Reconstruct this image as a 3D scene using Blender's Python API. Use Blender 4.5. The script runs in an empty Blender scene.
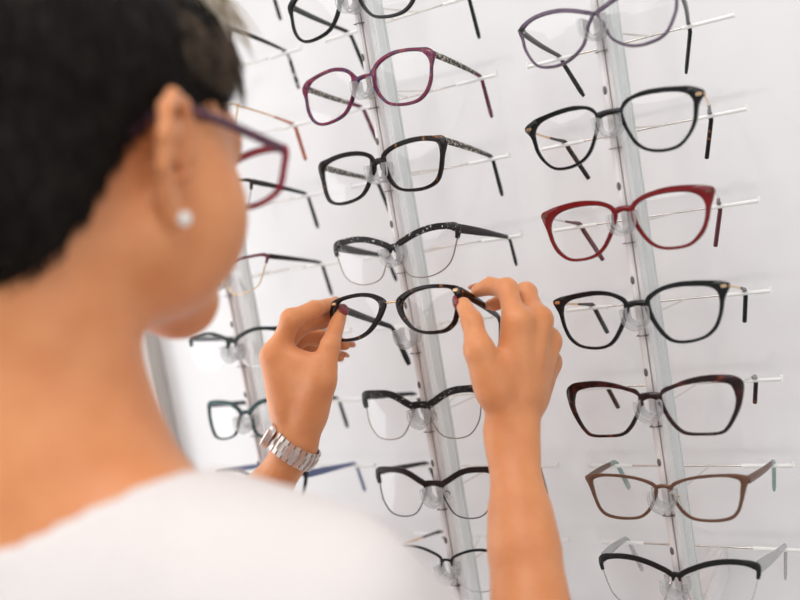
import bpy, bmesh, math, random
import numpy as np
from mathutils import Vector, Matrix
random.seed(3)
scene = bpy.context.scene
COL = scene.collection
PI = math.pi

# ------------------------------------------------------------------ helpers
def link(o, parent=None):
    COL.objects.link(o)
    if parent is not None:
        o.parent = parent
    return o

def tag(o, label=None, cat=None, group=None, kind=None):
    if label: o['label'] = label
    if cat: o['category'] = cat
    if group: o['group'] = group
    if kind: o['kind'] = kind
    return o

def empty(name, loc, label=None, cat=None, group=None):
    o = bpy.data.objects.new(name, None)
    o.empty_display_size = .03
    o.location = loc
    link(o)
    return tag(o, label, cat, group)

def mesh_obj(name, verts, faces, mat, parent=None, smooth=True, loc=None):
    me = bpy.data.meshes.new(name)
    me.from_pydata([tuple(v) for v in verts], [], [tuple(f) for f in faces])
    me.update()
    if smooth:
        me.polygons.foreach_set('use_smooth', [True] * len(me.polygons))
    if mat is not None:
        me.materials.append(mat)
    o = bpy.data.objects.new(name, me)
    link(o, parent)
    if loc is not None: o.location = loc
    return o

class MB:
    """collects shapes of one part into one mesh"""
    def __init__(s): s.v = []; s.f = []
    def add(s, v, f):
        n = len(s.v)
        s.v += [tuple(p) for p in v]
        s.f += [tuple(i + n for i in q) for q in f]
        return s
    def box(s, c, d, M=None, bev=0.0):
        bm = bmesh.new()
        bmesh.ops.create_cube(bm, size=1)
        for v in bm.verts: v.co = Vector((v.co.x * d[0], v.co.y * d[1], v.co.z * d[2]))
        if bev > 0: bmesh.ops.bevel(bm, geom=bm.edges[:], offset=bev, segments=2, affect='EDGES')
        bm.verts.index_update()
        vs = [(Matrix(M) @ v.co if M is not None else v.co) + Vector(c) for v in bm.verts]
        s.add(vs, [[v.index for v in f.verts] for f in bm.faces]); bm.free()
        return s
    def tube(s, pts, r, n=10, closed=False, ry=None, up=None, cap=True):
        """sweep an ellipse (r along side axis, ry along up axis) over a path; r, ry may be lists"""
        P = [Vector(p) for p in pts]; N = len(P)
        rr = r if isinstance(r, (list, tuple)) else [r] * N
        ryy = rr if ry is None else (ry if isinstance(ry, (list, tuple)) else [ry] * N)
        base = len(s.v); prev = None
        for i in range(N):
            if closed: t = P[(i + 1) % N] - P[i - 1]
            else: t = P[min(i + 1, N - 1)] - P[max(i - 1, 0)]
            t.normalize()
            if up is not None: u = Vector(up)
            elif prev is None: u = Vector((0, 0, 1)) if abs(t.z) < .9 else Vector((0, 1, 0))
            else: u = prev
            u = (u - t * u.dot(t)).normalized(); prev = u
            w = t.cross(u)
            for k in range(n):
                a = 2 * PI * k / n
                s.v.append(tuple(P[i] + w * (math.cos(a) * rr[i]) + u * (math.sin(a) * ryy[i])))
        M = N if closed else N - 1
        for i in range(M):
            a = base + i * n; b = base + ((i + 1) % N) * n
            for k in range(n):
                s.f.append((a + k, b + k, b + (k + 1) % n, a + (k + 1) % n))
        if not closed and cap:
            s.f.append(tuple(base + k for k in range(n)))
            s.f.append(tuple(base + (N - 1) * n + k for k in reversed(range(n))))
        return s
    def sphere(s, c, r, nu=16, nv=10, M=None):
        rad = r if isinstance(r, (tuple, list)) else (r, r, r)
        base = len(s.v)
        def put(p):
            p = Vector(p)
            if M is not None: p = Matrix(M) @ p
            s.v.append(tuple(p + Vector(c)))
        for j in range(1, nv):
            t = PI * j / nv
            for i in range(nu):
                a = 2 * PI * i / nu
                put((rad[0] * math.sin(t) * math.cos(a), rad[1] * math.sin(t) * math.sin(a), rad[2] * math.cos(t)))
        put((0, 0, rad[2])); put((0, 0, -rad[2]))
        top = base + (nv - 1) * nu; bot = top + 1
        for j in range(nv - 2):
            for i in range(nu):
                a = base + j * nu + i; b = base + j * nu + (i + 1) % nu
                s.f.append((a, a + nu, b + nu, b))
        for i in range(nu):
            s.f.append((top, base + i, base + (i + 1) % nu))
            l = base + (nv - 2) * nu
            s.f.append((bot, l + (i + 1) % nu, l + i))
        return s
    def build(s, name, mat, parent=None, smooth=True, loc=None):
        o = mesh_obj(name, s.v, s.f, mat, parent, smooth, loc)
        bm = bmesh.new(); bm.from_mesh(o.data)
        bmesh.ops.recalc_face_normals(bm, faces=bm.faces[:])
        if smooth:
            for e in bm.edges:
                if len(e.link_faces) == 2 and e.calc_face_angle(0) > 0.8: e.smooth = False
        bm.to_mesh(o.data); bm.free()
        return o

def catmull(pts, n, closed=False):
    P = [np.array(p, float) for p in pts]; N = len(P); out = []
    segs = N if closed else N - 1
    for i in range(segs):
        p1, p2 = P[i], P[(i + 1) % N]
        p0 = P[i - 1] if (closed or i > 0) else 2 * p1 - p2
        p3 = P[(i + 2) % N] if (closed or i + 2 < N) else 2 * p2 - p1
        for k in range(n):
            t = k / n
            out.append(.5 * (2 * p1 + (p2 - p0) * t + (2 * p0 - 5 * p1 + 4 * p2 - p3) * t * t + (3 * p1 - p0 - 3 * p2 + p3) * t ** 3))
    if not closed: out.append(P[-1])
    return out

# ------------------------------------------------------------------ materials
def nodes_of(name):
    m = bpy.data.materials.new(name); m.use_nodes = True
    nt = m.node_tree
    return m, nt, nt.nodes['Principled BSDF'], nt.nodes['Material Output']

def principled(name, col, rough=.5, metal=0., noise=0., nscale=40., spec=None, bump=0., coat=0.):
    m, nt, p, out = nodes_of(name)
    p.inputs['Base Color'].default_value = (*col, 1)
    p.inputs['Roughness'].default_value = rough
    p.inputs['Metallic'].default_value = metal
    if spec is not None: p.inputs['Specular IOR Level'].default_value = spec
    if coat: p.inputs['Coat Weight'].default_value = coat
    tc = nt.nodes.new('ShaderNodeTexCoord')
    n = nt.nodes.new('ShaderNodeTexNoise'); n.inputs['Scale'].default_value = nscale
    n.inputs['Detail'].default_value = 4
    nt.links.new(tc.outputs['Object'], n.inputs['Vector'])
    r = nt.nodes.new('ShaderNodeValToRGB')
    a = 1 - noise; b = 1 + noise
    r.color_ramp.elements[0].position = .3; r.color_ramp.elements[1].position = .7
    r.color_ramp.elements[0].color = (*[min(1, c * a) for c in col], 1)
    r.color_ramp.elements[1].color = (*[min(1, c * b) for c in col], 1)
    nt.links.new(n.outputs['Fac'], r.inputs['Fac'])
    nt.links.new(r.outputs['Color'], p.inputs['Base Color'])
    if bump:
        bp = nt.nodes.new('ShaderNodeBump'); bp.inputs['Strength'].default_value = bump
        bp.inputs['Distance'].default_value = .002
        nt.links.new(n.outputs['Fac'], bp.inputs['Height'])
        nt.links.new(bp.outputs['Normal'], p.inputs['Normal'])
    return m

def mottled(name, stops, scale=60., rough=.18, alpha=1., distort=1.5, coat=0.):
    """acetate with a blotchy colour pattern; stops = [(pos, colour)]; alpha < 1 lets light through"""
    m, nt, p, out = nodes_of(name)
    tc = nt.nodes.new('ShaderNodeTexCoord')
    n = nt.nodes.new('ShaderNodeTexNoise'); n.inputs['Scale'].default_value = scale
    n.inputs['Detail'].default_value = 2; n.inputs['Distortion'].default_value = distort
    r = nt.nodes.new('ShaderNodeValToRGB'); cr = r.color_ramp
    while len(cr.elements) < len(stops): cr.elements.new(.5)
    for e, (pos, c) in zip(cr.elements, stops): e.position = pos; e.color = (*c, 1)
    nt.links.new(tc.outputs['Object'], n.inputs['Vector'])
    nt.links.new(n.outputs['Fac'], r.inputs['Fac'])
    nt.links.new(r.outputs['Color'], p.inputs['Base Color'])
    p.inputs['Roughness'].default_value = rough; p.inputs['Specular IOR Level'].default_value = .3
    p.inputs['Coat Weight'].default_value = coat
    if alpha < 1:
        tr = nt.nodes.new('ShaderNodeBsdfTransparent')
        mx = nt.nodes.new('ShaderNodeMixShader'); mx.inputs['Fac'].default_value = alpha
        lt = nt.nodes.new('ShaderNodeMixRGB'); lt.inputs['Fac'].default_value = .5
        lt.inputs['Color2'].default_value = (1, 1, 1, 1)
        nt.links.new(r.outputs['Color'], lt.inputs['Color1'])
        nt.links.new(lt.outputs['Color'], tr.inputs['Color'])
        nt.links.new(tr.outputs['BSDF'], mx.inputs[1]); nt.links.new(p.outputs['BSDF'], mx.inputs[2])
        nt.links.new(mx.outputs['Shader'], out.inputs['Surface'])
    return m

def glitter(name, base, fleck, scale=420., thr=.62, rough=.3, small=True):
    m, nt, p, out = nodes_of(name)
    tc = nt.nodes.new('ShaderNodeTexCoord')
    n = nt.nodes.new('ShaderNodeTexNoise'); n.inputs['Scale'].default_value = scale; n.inputs['Detail'].default_value = 3
    r = nt.nodes.new('ShaderNodeValToRGB'); cr = r.color_ramp
    cr.elements[0].position = thr; cr.elements[0].color = (*base, 1)
    cr.elements[1].position = thr + .03; cr.elements[1].color = (*fleck, 1)
    nt.links.new(tc.outputs['Object'], n.inputs['Vector']); nt.links.new(n.outputs['Fac'], r.inputs['Fac'])
    nt.links.new(r.outputs['Color'], p.inputs['Base Color'])
    p.inputs['Roughness'].default_value = rough; p.inputs['Specular IOR Level'].default_value = .25
    return m

def pane(name, tint=(1, 1, 1), gain=1.0, gloss_col=(1, 1, 1), rough=0.0):
    """thin clear sheet: straight see-through plus a Fresnel reflection"""
    m, nt, p, out = nodes_of(name); nt.nodes.remove(p)
    tr = nt.nodes.new('ShaderNodeBsdfTransparent'); tr.inputs['Color'].default_value = (*tint, 1)
    gl = nt.nodes.new('ShaderNodeBsdfGlossy'); gl.inputs['Roughness'].default_value = rough
    gl.inputs['Color'].default_value = (*gloss_col, 1)
    # reflectance rises towards grazing angles, alike from both faces
    ge = nt.nodes.new('ShaderNodeNewGeometry')
    dp = nt.nodes.new('ShaderNodeVectorMath'); dp.operation = 'DOT_PRODUCT'
    nt.links.new(ge.outputs['Incoming'], dp.inputs[0]); nt.links.new(ge.outputs['Normal'], dp.inputs[1])
    def mth(op, x, v=None, swap=False):
        q = nt.nodes.new('ShaderNodeMath'); q.operation = op
        nt.links.new(x, q.inputs[1 if swap else 0])
        if v is not None: q.inputs[0 if swap else 1].default_value = v
        return q.outputs[0]
    ab = mth('ABSOLUTE', dp.outputs['Value'])
    om = mth('SUBTRACT', ab, 1.0, True); p5 = mth('POWER', om, 5.0)
    sc = mth('MULTIPLY', p5, .5 * gain); fc = mth('ADD', sc, .03 * gain)
    mx = nt.nodes.new('ShaderNodeMixShader')
    nt.links.new(fc, mx.inputs['Fac'])
    nt.links.new(tr.outputs['BSDF'], mx.inputs[1]); nt.links.new(gl.outputs['BSDF'], mx.inputs[2])
    nt.links.new(mx.outputs['Shader'], out.inputs['Surface'])
    return m

def acrylic(name, col, alpha, rough=.12, tint=(1, 1, 1)):
    """cast acrylic: partly see-through, partly a pale body"""
    m, nt, p, out = nodes_of(name)
    p.inputs['Base Color'].default_value = (*col, 1); p.inputs['Roughness'].default_value = rough
    tr = nt.nodes.new('ShaderNodeBsdfTransparent'); tr.inputs['Color'].default_value = (*tint, 1)
    mx = nt.nodes.new('ShaderNodeMixShader'); mx.inputs['Fac'].default_value = alpha
    nt.links.new(tr.outputs['BSDF'], mx.inputs[1]); nt.links.new(p.outputs['BSDF'], mx.inputs[2])
    nt.links.new(mx.outputs['Shader'], out.inputs['Surface'])
    return m

def skin_mat(name, col, col2):
    m, nt, p, out = nodes_of(name)
    tc = nt.nodes.new('ShaderNodeTexCoord')
    n = nt.nodes.new('ShaderNodeTexNoise'); n.inputs['Scale'].default_value = 35; n.inputs['Detail'].default_value = 5
    r = nt.nodes.new('ShaderNodeValToRGB')
    r.color_ramp.elements[0].position = .35; r.color_ramp.elements[0].color = (*col2, 1)
    r.color_ramp.elements[1].position = .65; r.color_ramp.elements[1].color = (*col, 1)
    nt.links.new(tc.outputs['Object'], n.inputs['Vector']); nt.links.new(n.outputs['Fac'], r.inputs['Fac'])
    nt.links.new(r.outputs['Color'], p.inputs['Base Color'])
    n2 = nt.nodes.new('ShaderNodeTexVoronoi'); n2.inputs['Scale'].default_value = 700
    nt.links.new(tc.outputs['Object'], n2.inputs['Vector'])
    bp = nt.nodes.new('ShaderNodeBump'); bp.inputs['Strength'].default_value = .12; bp.inputs['Distance'].default_value = .0006
    nt.links.new(n2.outputs['Distance'], bp.inputs['Height']); nt.links.new(bp.outputs['Normal'], p.inputs['Normal'])
    n3 = nt.nodes.new('ShaderNodeTexNoise'); n3.inputs['Scale'].default_value = 110; n3.inputs['Detail'].default_value = 6
    nt.links.new(tc.outputs['Object'], n3.inputs['Vector'])
    b2 = nt.nodes.new('ShaderNodeBump'); b2.inputs['Strength'].default_value = .35; b2.inputs['Distance'].default_value = .0016
    nt.links.new(n3.outputs['Fac'], b2.inputs['Height']); nt.links.new(bp.outputs['Normal'], b2.inputs['Normal'])
    nt.links.new(b2.outputs['Normal'], p.inputs['Normal'])
    p.inputs['Roughness'].default_value = .5
    p.inputs['Sheen Weight'].default_value = .22; p.inputs['Sheen Roughness'].default_value = .45
    p.inputs['Sheen Tint'].default_value = (1, .93, .88, 1)
    p.inputs['Subsurface Weight'].default_value = .12
    p.inputs['Subsurface Radius'].default_value = (1.0, .35, .15)
    p.inputs['Subsurface Scale'].default_value = .006
    return m

def hair_mat(name, c1, c2):
    m, nt, p, out = nodes_of(name)
    tc = nt.nodes.new('ShaderNodeTexCoord')
    mp = nt.nodes.new('ShaderNodeMapping'); mp.inputs['Scale'].default_value = (260, 260, 40)
    n = nt.nodes.new('ShaderNodeTexNoise'); n.inputs['Scale'].default_value = 1; n.inputs['Detail'].default_value = 4
    r = nt.nodes.new('ShaderNodeValToRGB')
    r.color_ramp.elements[0].position = .35; r.color_ramp.elements[0].color = (*c1, 1)
    r.color_ramp.elements[1].position = .7; r.color_ramp.elements[1].color = (*c2, 1)
    nt.links.new(tc.outputs['Object'], mp.inputs['Vector']); nt.links.new(mp.outputs['Vector'], n.inputs['Vector'])
    nt.links.new(n.outputs['Fac'], r.inputs['Fac']); nt.links.new(r.outputs['Color'], p.inputs['Base Color'])
    bp = nt.nodes.new('ShaderNodeBump'); bp.inputs['Strength'].default_value = .6; bp.inputs['Distance'].default_value = .002
    nt.links.new(n.outputs['Fac'], bp.inputs['Height']); nt.links.new(bp.outputs['Normal'], p.inputs['Normal'])
    p.inputs['Roughness'].default_value = .6; p.inputs['Specular IOR Level'].default_value = .12
    return m

SKIN = skin_mat('skin', (.68, .275, .108), (.62, .228, .082))
HAIR = hair_mat('dark_hair', (.004, .0028, .0022), (.012, .009, .007))
BROWNH = hair_mat('brown_hair', (.03, .020, .014), (.12, .085, .06))
FAIR = hair_mat('fair_hair', (.36, .29, .21), (.68, .60, .49))
SHIRT = principled('white_cotton', (.67, .63, .62), .85, noise=.03, nscale=300, bump=.15)
DENIM = principled('dark_denim', (.03, .045, .09), .8, noise=.2, nscale=200)
SHOE = principled('white_leather', (.75, .75, .74), .5)
NAIL = principled('dark_red_polish', (.17, .004, .010), .2, spec=.4)
NAILN = principled('natural_nail', (.72, .36, .25), .25)
EYEW = principled('eye_white', (.8, .78, .76), .15)
IRIS = principled('brown_iris', (.05, .025, .012), .1)
WALLM = principled('glossy_white_panel', (.81, .80, .81), .22, noise=.012, nscale=6, spec=.5)
FLOORM = principled('pale_floor', (.55, .52, .49), .4, noise=.08, nscale=8)
CEILM = principled('white_ceiling', (.85, .85, .85), .8)
POSTM = principled('beige_post', (.52, .49, .46), .5, noise=.04, nscale=10)
LENS = pane('clear_lens', (.993, .992, .992), .8, (1, .97, 1))
RAILM = principled('rail_plastic', (.78, .75, .75), .22, metal=.1, noise=.05, nscale=20)
RAILD = principled('rail_dark', (.12, .10, .10), .4)
SLAB = acrylic('acrylic_slab', (.94, .955, .953), .48, .10, (.985, .99, .99))
SLABE = acrylic('acrylic_edge', (.76, .80, .79), .8, .08, (.95, .97, .96))
def clear_plastic(name, body, lo, hi):
    """clear moulded plastic: see-through face on, greyer towards its edges"""
    m, nt, p, out = nodes_of(name)
    p.inputs['Base Color'].default_value = (*body, 1); p.inputs['Roughness'].default_value = .12
    tr = nt.nodes.new('ShaderNodeBsdfTransparent'); tr.inputs['Color'].default_value = (.93, .935, .935, 1)
    lw = nt.nodes.new('ShaderNodeLayerWeight'); lw.inputs['Blend'].default_value = .5
    mr = nt.nodes.new('ShaderNodeMapRange'); mr.inputs['To Min'].default_value = lo; mr.inputs['To Max'].default_value = hi
    nt.links.new(lw.outputs['Facing'], mr.inputs['Value'])
    mx = nt.nodes.new('ShaderNodeMixShader'); nt.links.new(mr.outputs['Result'], mx.inputs['Fac'])
    nt.links.new(tr.outputs['BSDF'], mx.inputs[1]); nt.links.new(p.outputs['BSDF'], mx.inputs[2])
    nt.links.new(mx.outputs['Shader'], out.inputs['Surface'])
    return m
HOOK = clear_plastic('clear_hook', (.58, .58, .58), .10, .80)
CHROME = principled('bright_wire', (.78, .74, .70), .2, metal=1.)
SLEEVE = principled('white_sleeve', (.9, .9, .89), .4)
BLACK = principled('black_acetate', (.006, .006, .007), .2, spec=.3)
BLACKM = principled('black_metal', (.008, .008, .009), .35, spec=.3)
WIREG = principled('fine_wire', (.30, .25, .22), .35, metal=.8)
GOLD = principled('gold_metal', (.78, .55, .33), .25, metal=1.)
SILVER = principled('silver_metal', (.7, .7, .7), .2, metal=1.)
STEEL = principled('watch_steel', (.66, .58, .54), .28, metal=.9, noise=.08, nscale=200)
PAD = acrylic('clear_pad', (.85, .85, .85), .3)
TORT = mottled('dark_tortoise', [(.0, (.006, .004, .004)), (.63, (.010, .005, .004)), (.71, (.16, .055, .016)), (.82, (.40, .19, .06))], 70)
TORTR = mottled('red_brown_tortoise', [(.0, (.008, .004, .004)), (.52, (.016, .005, .005)), (.64, (.06, .012, .010)), (.78, (.16, .04, .02))], 60)
MAGENTA = mottled('magenta_tortoise', [(.30, (.04, .005, .03)), (.40, (.20, .015, .07)), (.50, (.13, .012, .022)), (.57, (.02, .05, .15)), (.62, (.24, .045, .018)), (.75, (.28, .05, .13))], 120, alpha=.92)
PURPLE = mottled('smoky_purple', [(.3, (.07, .045, .075)), (.7, (.17, .12, .18))], 40, alpha=.85)
RED = principled('deep_red_acetate', (.14, .005, .006), .25, noise=.15, nscale=80, spec=.3)
MAROON = principled('maroon_metal', (.10, .012, .02), .3)
BROWNM = principled('brown_metal', (.13, .06, .035), .35, metal=.3)
BRBLK = principled('brown_black_acetate', (.016, .009, .008), .25, noise=.3, nscale=150, spec=.25)
DGREEN = principled('black_green_acetate', (.005, .012, .011), .25, spec=.3)
TEAL = mottled('teal_black_acetate', [(.3, (.006, .012, .012)), (.7, (.012, .07, .07))], 30)
GREENC = mottled('clear_green_acetate', [(.3, (.25, .38, .34)), (.7, (.45, .58, .53))], 50, alpha=.6)
CLEARA = clear_plastic('clear_acetate', (.42, .43, .43), .16, .85)
BLUE = principled('slate_blue_metal', (.12, .16, .32), .35)
BLKGLIT = glitter('black_glitter', (.012, .012, .012), (.35, .34, .33), 500, .64)
FLECK = glitter('black_white_fleck', (.012, .010, .010), (.6, .58, .58), 420, .63)
GREYGLIT = glitter('grey_glitter', (.035, .03, .028), (.45, .40, .33), 380, .53)
REDTIP = mottled('amber_red_tip', [(.3, (.25, .02, .01)), (.7, (.6, .14, .03))], 90)
DOTTED = mottled('black_white_dotted', [(.0, (.012, .014, .012)), (.52, (.012, .014, .012)), (.55, (.6, .6, .58))], 160, distort=0)
WORNR = mottled('red_plum_acetate', [(.3, (.30, .02, .05)), (.7, (.50, .06, .09))], 30, alpha=.72)
WORNT = mottled('plum_acetate', [(.3, (.07, .025, .05)), (.7, (.13, .04, .07))], 30, alpha=.97)
PEARL = principled('pearl', (.82, .78, .74), .2, coat=.5)

# ------------------------------------------------------------------ the setting
def struct(name, c, d, mat, bev=0):
    o = MB().box((0, 0, 0), d, bev=bev).build(name, mat, smooth=False, loc=c)
    return tag(o, kind='structure')

WY = .14
X0, X1, Y0, Y1, ZC = -1.5, 2.4, -3.2, WY, 2.65
struct('floor', ((X0 + X1) / 2, (Y0 + Y1) / 2, -.05), (X1 - X0, Y1 - Y0, .1), FLOORM)
struct('ceiling', ((X0 + X1) / 2, (Y0 + Y1) / 2, ZC + .05), (X1 - X0, Y1 - Y0, .1), CEILM)
struct('wall_back', ((X0 + X1) / 2, WY + .05, ZC / 2), (X1 - X0, .1, ZC), WALLM)
struct('wall_left', (X0 - .05, (Y0 + Y1) / 2, ZC / 2), (.1, Y1 - Y0, ZC), CEILM)
struct('wall_right', (X1 + .05, (Y0 + Y1) / 2, ZC / 2), (.1, Y1 - Y0, ZC), CEILM)
struct('trim_1', (-.535, WY - .012, ZC / 2), (.12, .024, ZC), POSTM, .003)

# ------------------------------------------------------------------ display rods
ROW = .078
def rowz(r): return 1.45 - (r - 3) * ROW
BARY, BARDZ = .0865, -.0323
BRDX, BRDZ, BRY = .0010, -.0185, -.006

def display_rod(x, rows, label):
    z1, z0 = rowz(rows[0]) + .12, rowz(rows[-1]) - .12
    t = empty('display_rod', (x, WY, z0), label, 'display rod', 'tall rods holding the eyeglasses')
    H = z1 - z0; oy = -WY; oz = -z0
    m = MB()
    m.box((.0008, .006 + oy, H / 2), (.0048, .012, H), bev=.0012)
    m.box((.0052, .0075 + oy, H / 2), (.0028, .009, H), bev=.0008)
    m.build('rail', RAILM, t)
    MB().box((.0075, .0205 + oy, H / 2), (.0085, .0190, H), bev=.0015).build('slab', SLAB, t)
    e = MB()
    e.box((.0078, .0315 + oy, H / 2), (.0092, .0040, H), bev=.001)
    e.build('slab_edge', SLABE, t)
    for zz in (.05, H - .05):
        MB().box((.0075, (.0335 + WY) / 2 + oy, zz), (.014, WY - .0335, .03), bev=.002).build('wall_bracket', RAILM, t)
    for r in rows:
        z = rowz(r) + oz
        MB().sphere((.0002, -.0001 + oy, z), (.0017, .0006, .0036), 12, 8).build('peg_hole', RAILD, t)
        MB().box((.0015, .0058 + oy, z - .047), (.0100, .0125, .0006)).build('seam', RAILD, t)
        # nose hook: a clear half ring with two flanges and a groove
        c = Vector((BRDX + .0010, 0, z + BRDZ - .0095))
        hk = MB()
        # one profile (depth, radius) carried round the U: front lip, step, groove, back lip
        prof = [(-.0165, .0072), (-.0165, .0112), (-.0160, .0118), (-.0142, .0118), (-.0138, .0106), (-.0108, .0104), (-.0104, .0088), (-.0036, .0087), (-.0030, .0110), (-.0004, .0110), (-.0002, .0070)]
        arm = .0070; steps = [('a', 1.0), ('a', .5)] + [('c', q / 20) for q in range(21)] + [('b', .5), ('b', 1.0)]
        n = len(prof); base = len(hk.v)
        for kind, q in steps:
            for (y, r) in prof:
                if kind == 'a': px, pz = -r, arm * q
                elif kind == 'b': px, pz = r, arm * q
                else: px, pz = -r * math.cos(PI * q), -r * math.sin(PI * q)
                hk.v.append((c.x + px, y + oy, c.z + pz))
        for i in range(len(steps) - 1):
            for k in range(n):
                hk.f.append((base + i * n + k, base + i * n + (k + 1) % n, base + (i + 1) * n + (k + 1) % n, base + (i + 1) * n + k))
        hk.f.append(tuple(base + k for k in range(n))); hk.f.append(tuple(base + (len(steps) - 1) * n + k for k in reversed(range(n))))
        hk.build('nose_hook', HOOK, t)
        # temple bar: bright wire with white sleeves and upturned end caps, on two struts
        zb = z + BARDZ; b = MB()
        b.tube([(-.090, BARY + oy, zb), (.090, BARY + oy, zb)], .0010, 8)
        bo = b.build('temple_bar', CHROME, t)
        for s in (-1, 1):
            MB().tube([(.0075 + s * .003, .031 + oy, zb), (.0075 + s * .0145, BARY + oy, zb)], .0009, 6).build('strut', CHROME, bo)
            MB().tube([(s * .050, BARY + oy, zb), (s * .0925, BARY + oy, zb)], .0018, 10).build('white_sleeve', SLEEVE, bo)
            MB().box((s * .0925, BARY + oy, zb + .0008), (.0022, .0042, .0060), bev=.0007).build('end_cap', SLEEVE, bo)
    return t

RODX = .218
display_rod(-RODX, range(-2, 7), 'acrylic display rod at the left, partly behind the woman\'s face and hand')
display_rod(0, range(-1, 8), 'acrylic display rod in the middle, behind the glasses being held')
display_rod(RODX, range(0, 7), 'acrylic display rod at the right, holding the red glasses')

# ------------------------------------------------------------------ eyeglasses
C = {  # centre lines of one rim, mm from the bridge
'purple': [(2, 0), (9, 4), (19, 8), (30, 11), (44, 12), (56, 10), (65, 4), (64, -4), (61, -15), (52, -28), (39, -33), (25, -31), (13, -22), (6, -8)],
'thin': [(5, 0), (22, 8), (41, 10), (65, 9), (61, -5), (52, -20), (37, -27), (21, -26), (10, -14)],
'brow': [(3, -1), (17, 7), (34, 12), (52, 13), (66, 9), (63.5, -6), (56, -20), (45, -28), (30, -31), (16, -26), (8, -12)],
'brow2': [(8, -3), (17, 4), (31, 11), (46, 13), (62, 11), (61, -2), (57, -16), (48, -27), (35, -31), (22, -27), (14, -17)],
'small': [(6, 2), (20, 9), (35, 12), (52, 11), (63, 8), (61, -6), (54, -18), (42, -26), (27, -27), (16, -21), (8, -9)],
'teal': [(7, 1), (20, 10), (36, 13), (50, 12.5), (55, 8), (53, -9), (45, -24), (31, -28), (16, -22), (9, -7)],
'worn': [(9, 3), (20, 12), (36, 15), (54, 14), (65, 10), (64, -4), (58, -18), (45, -25), (28, -26), (15, -20), (9, -8)],
}
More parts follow.
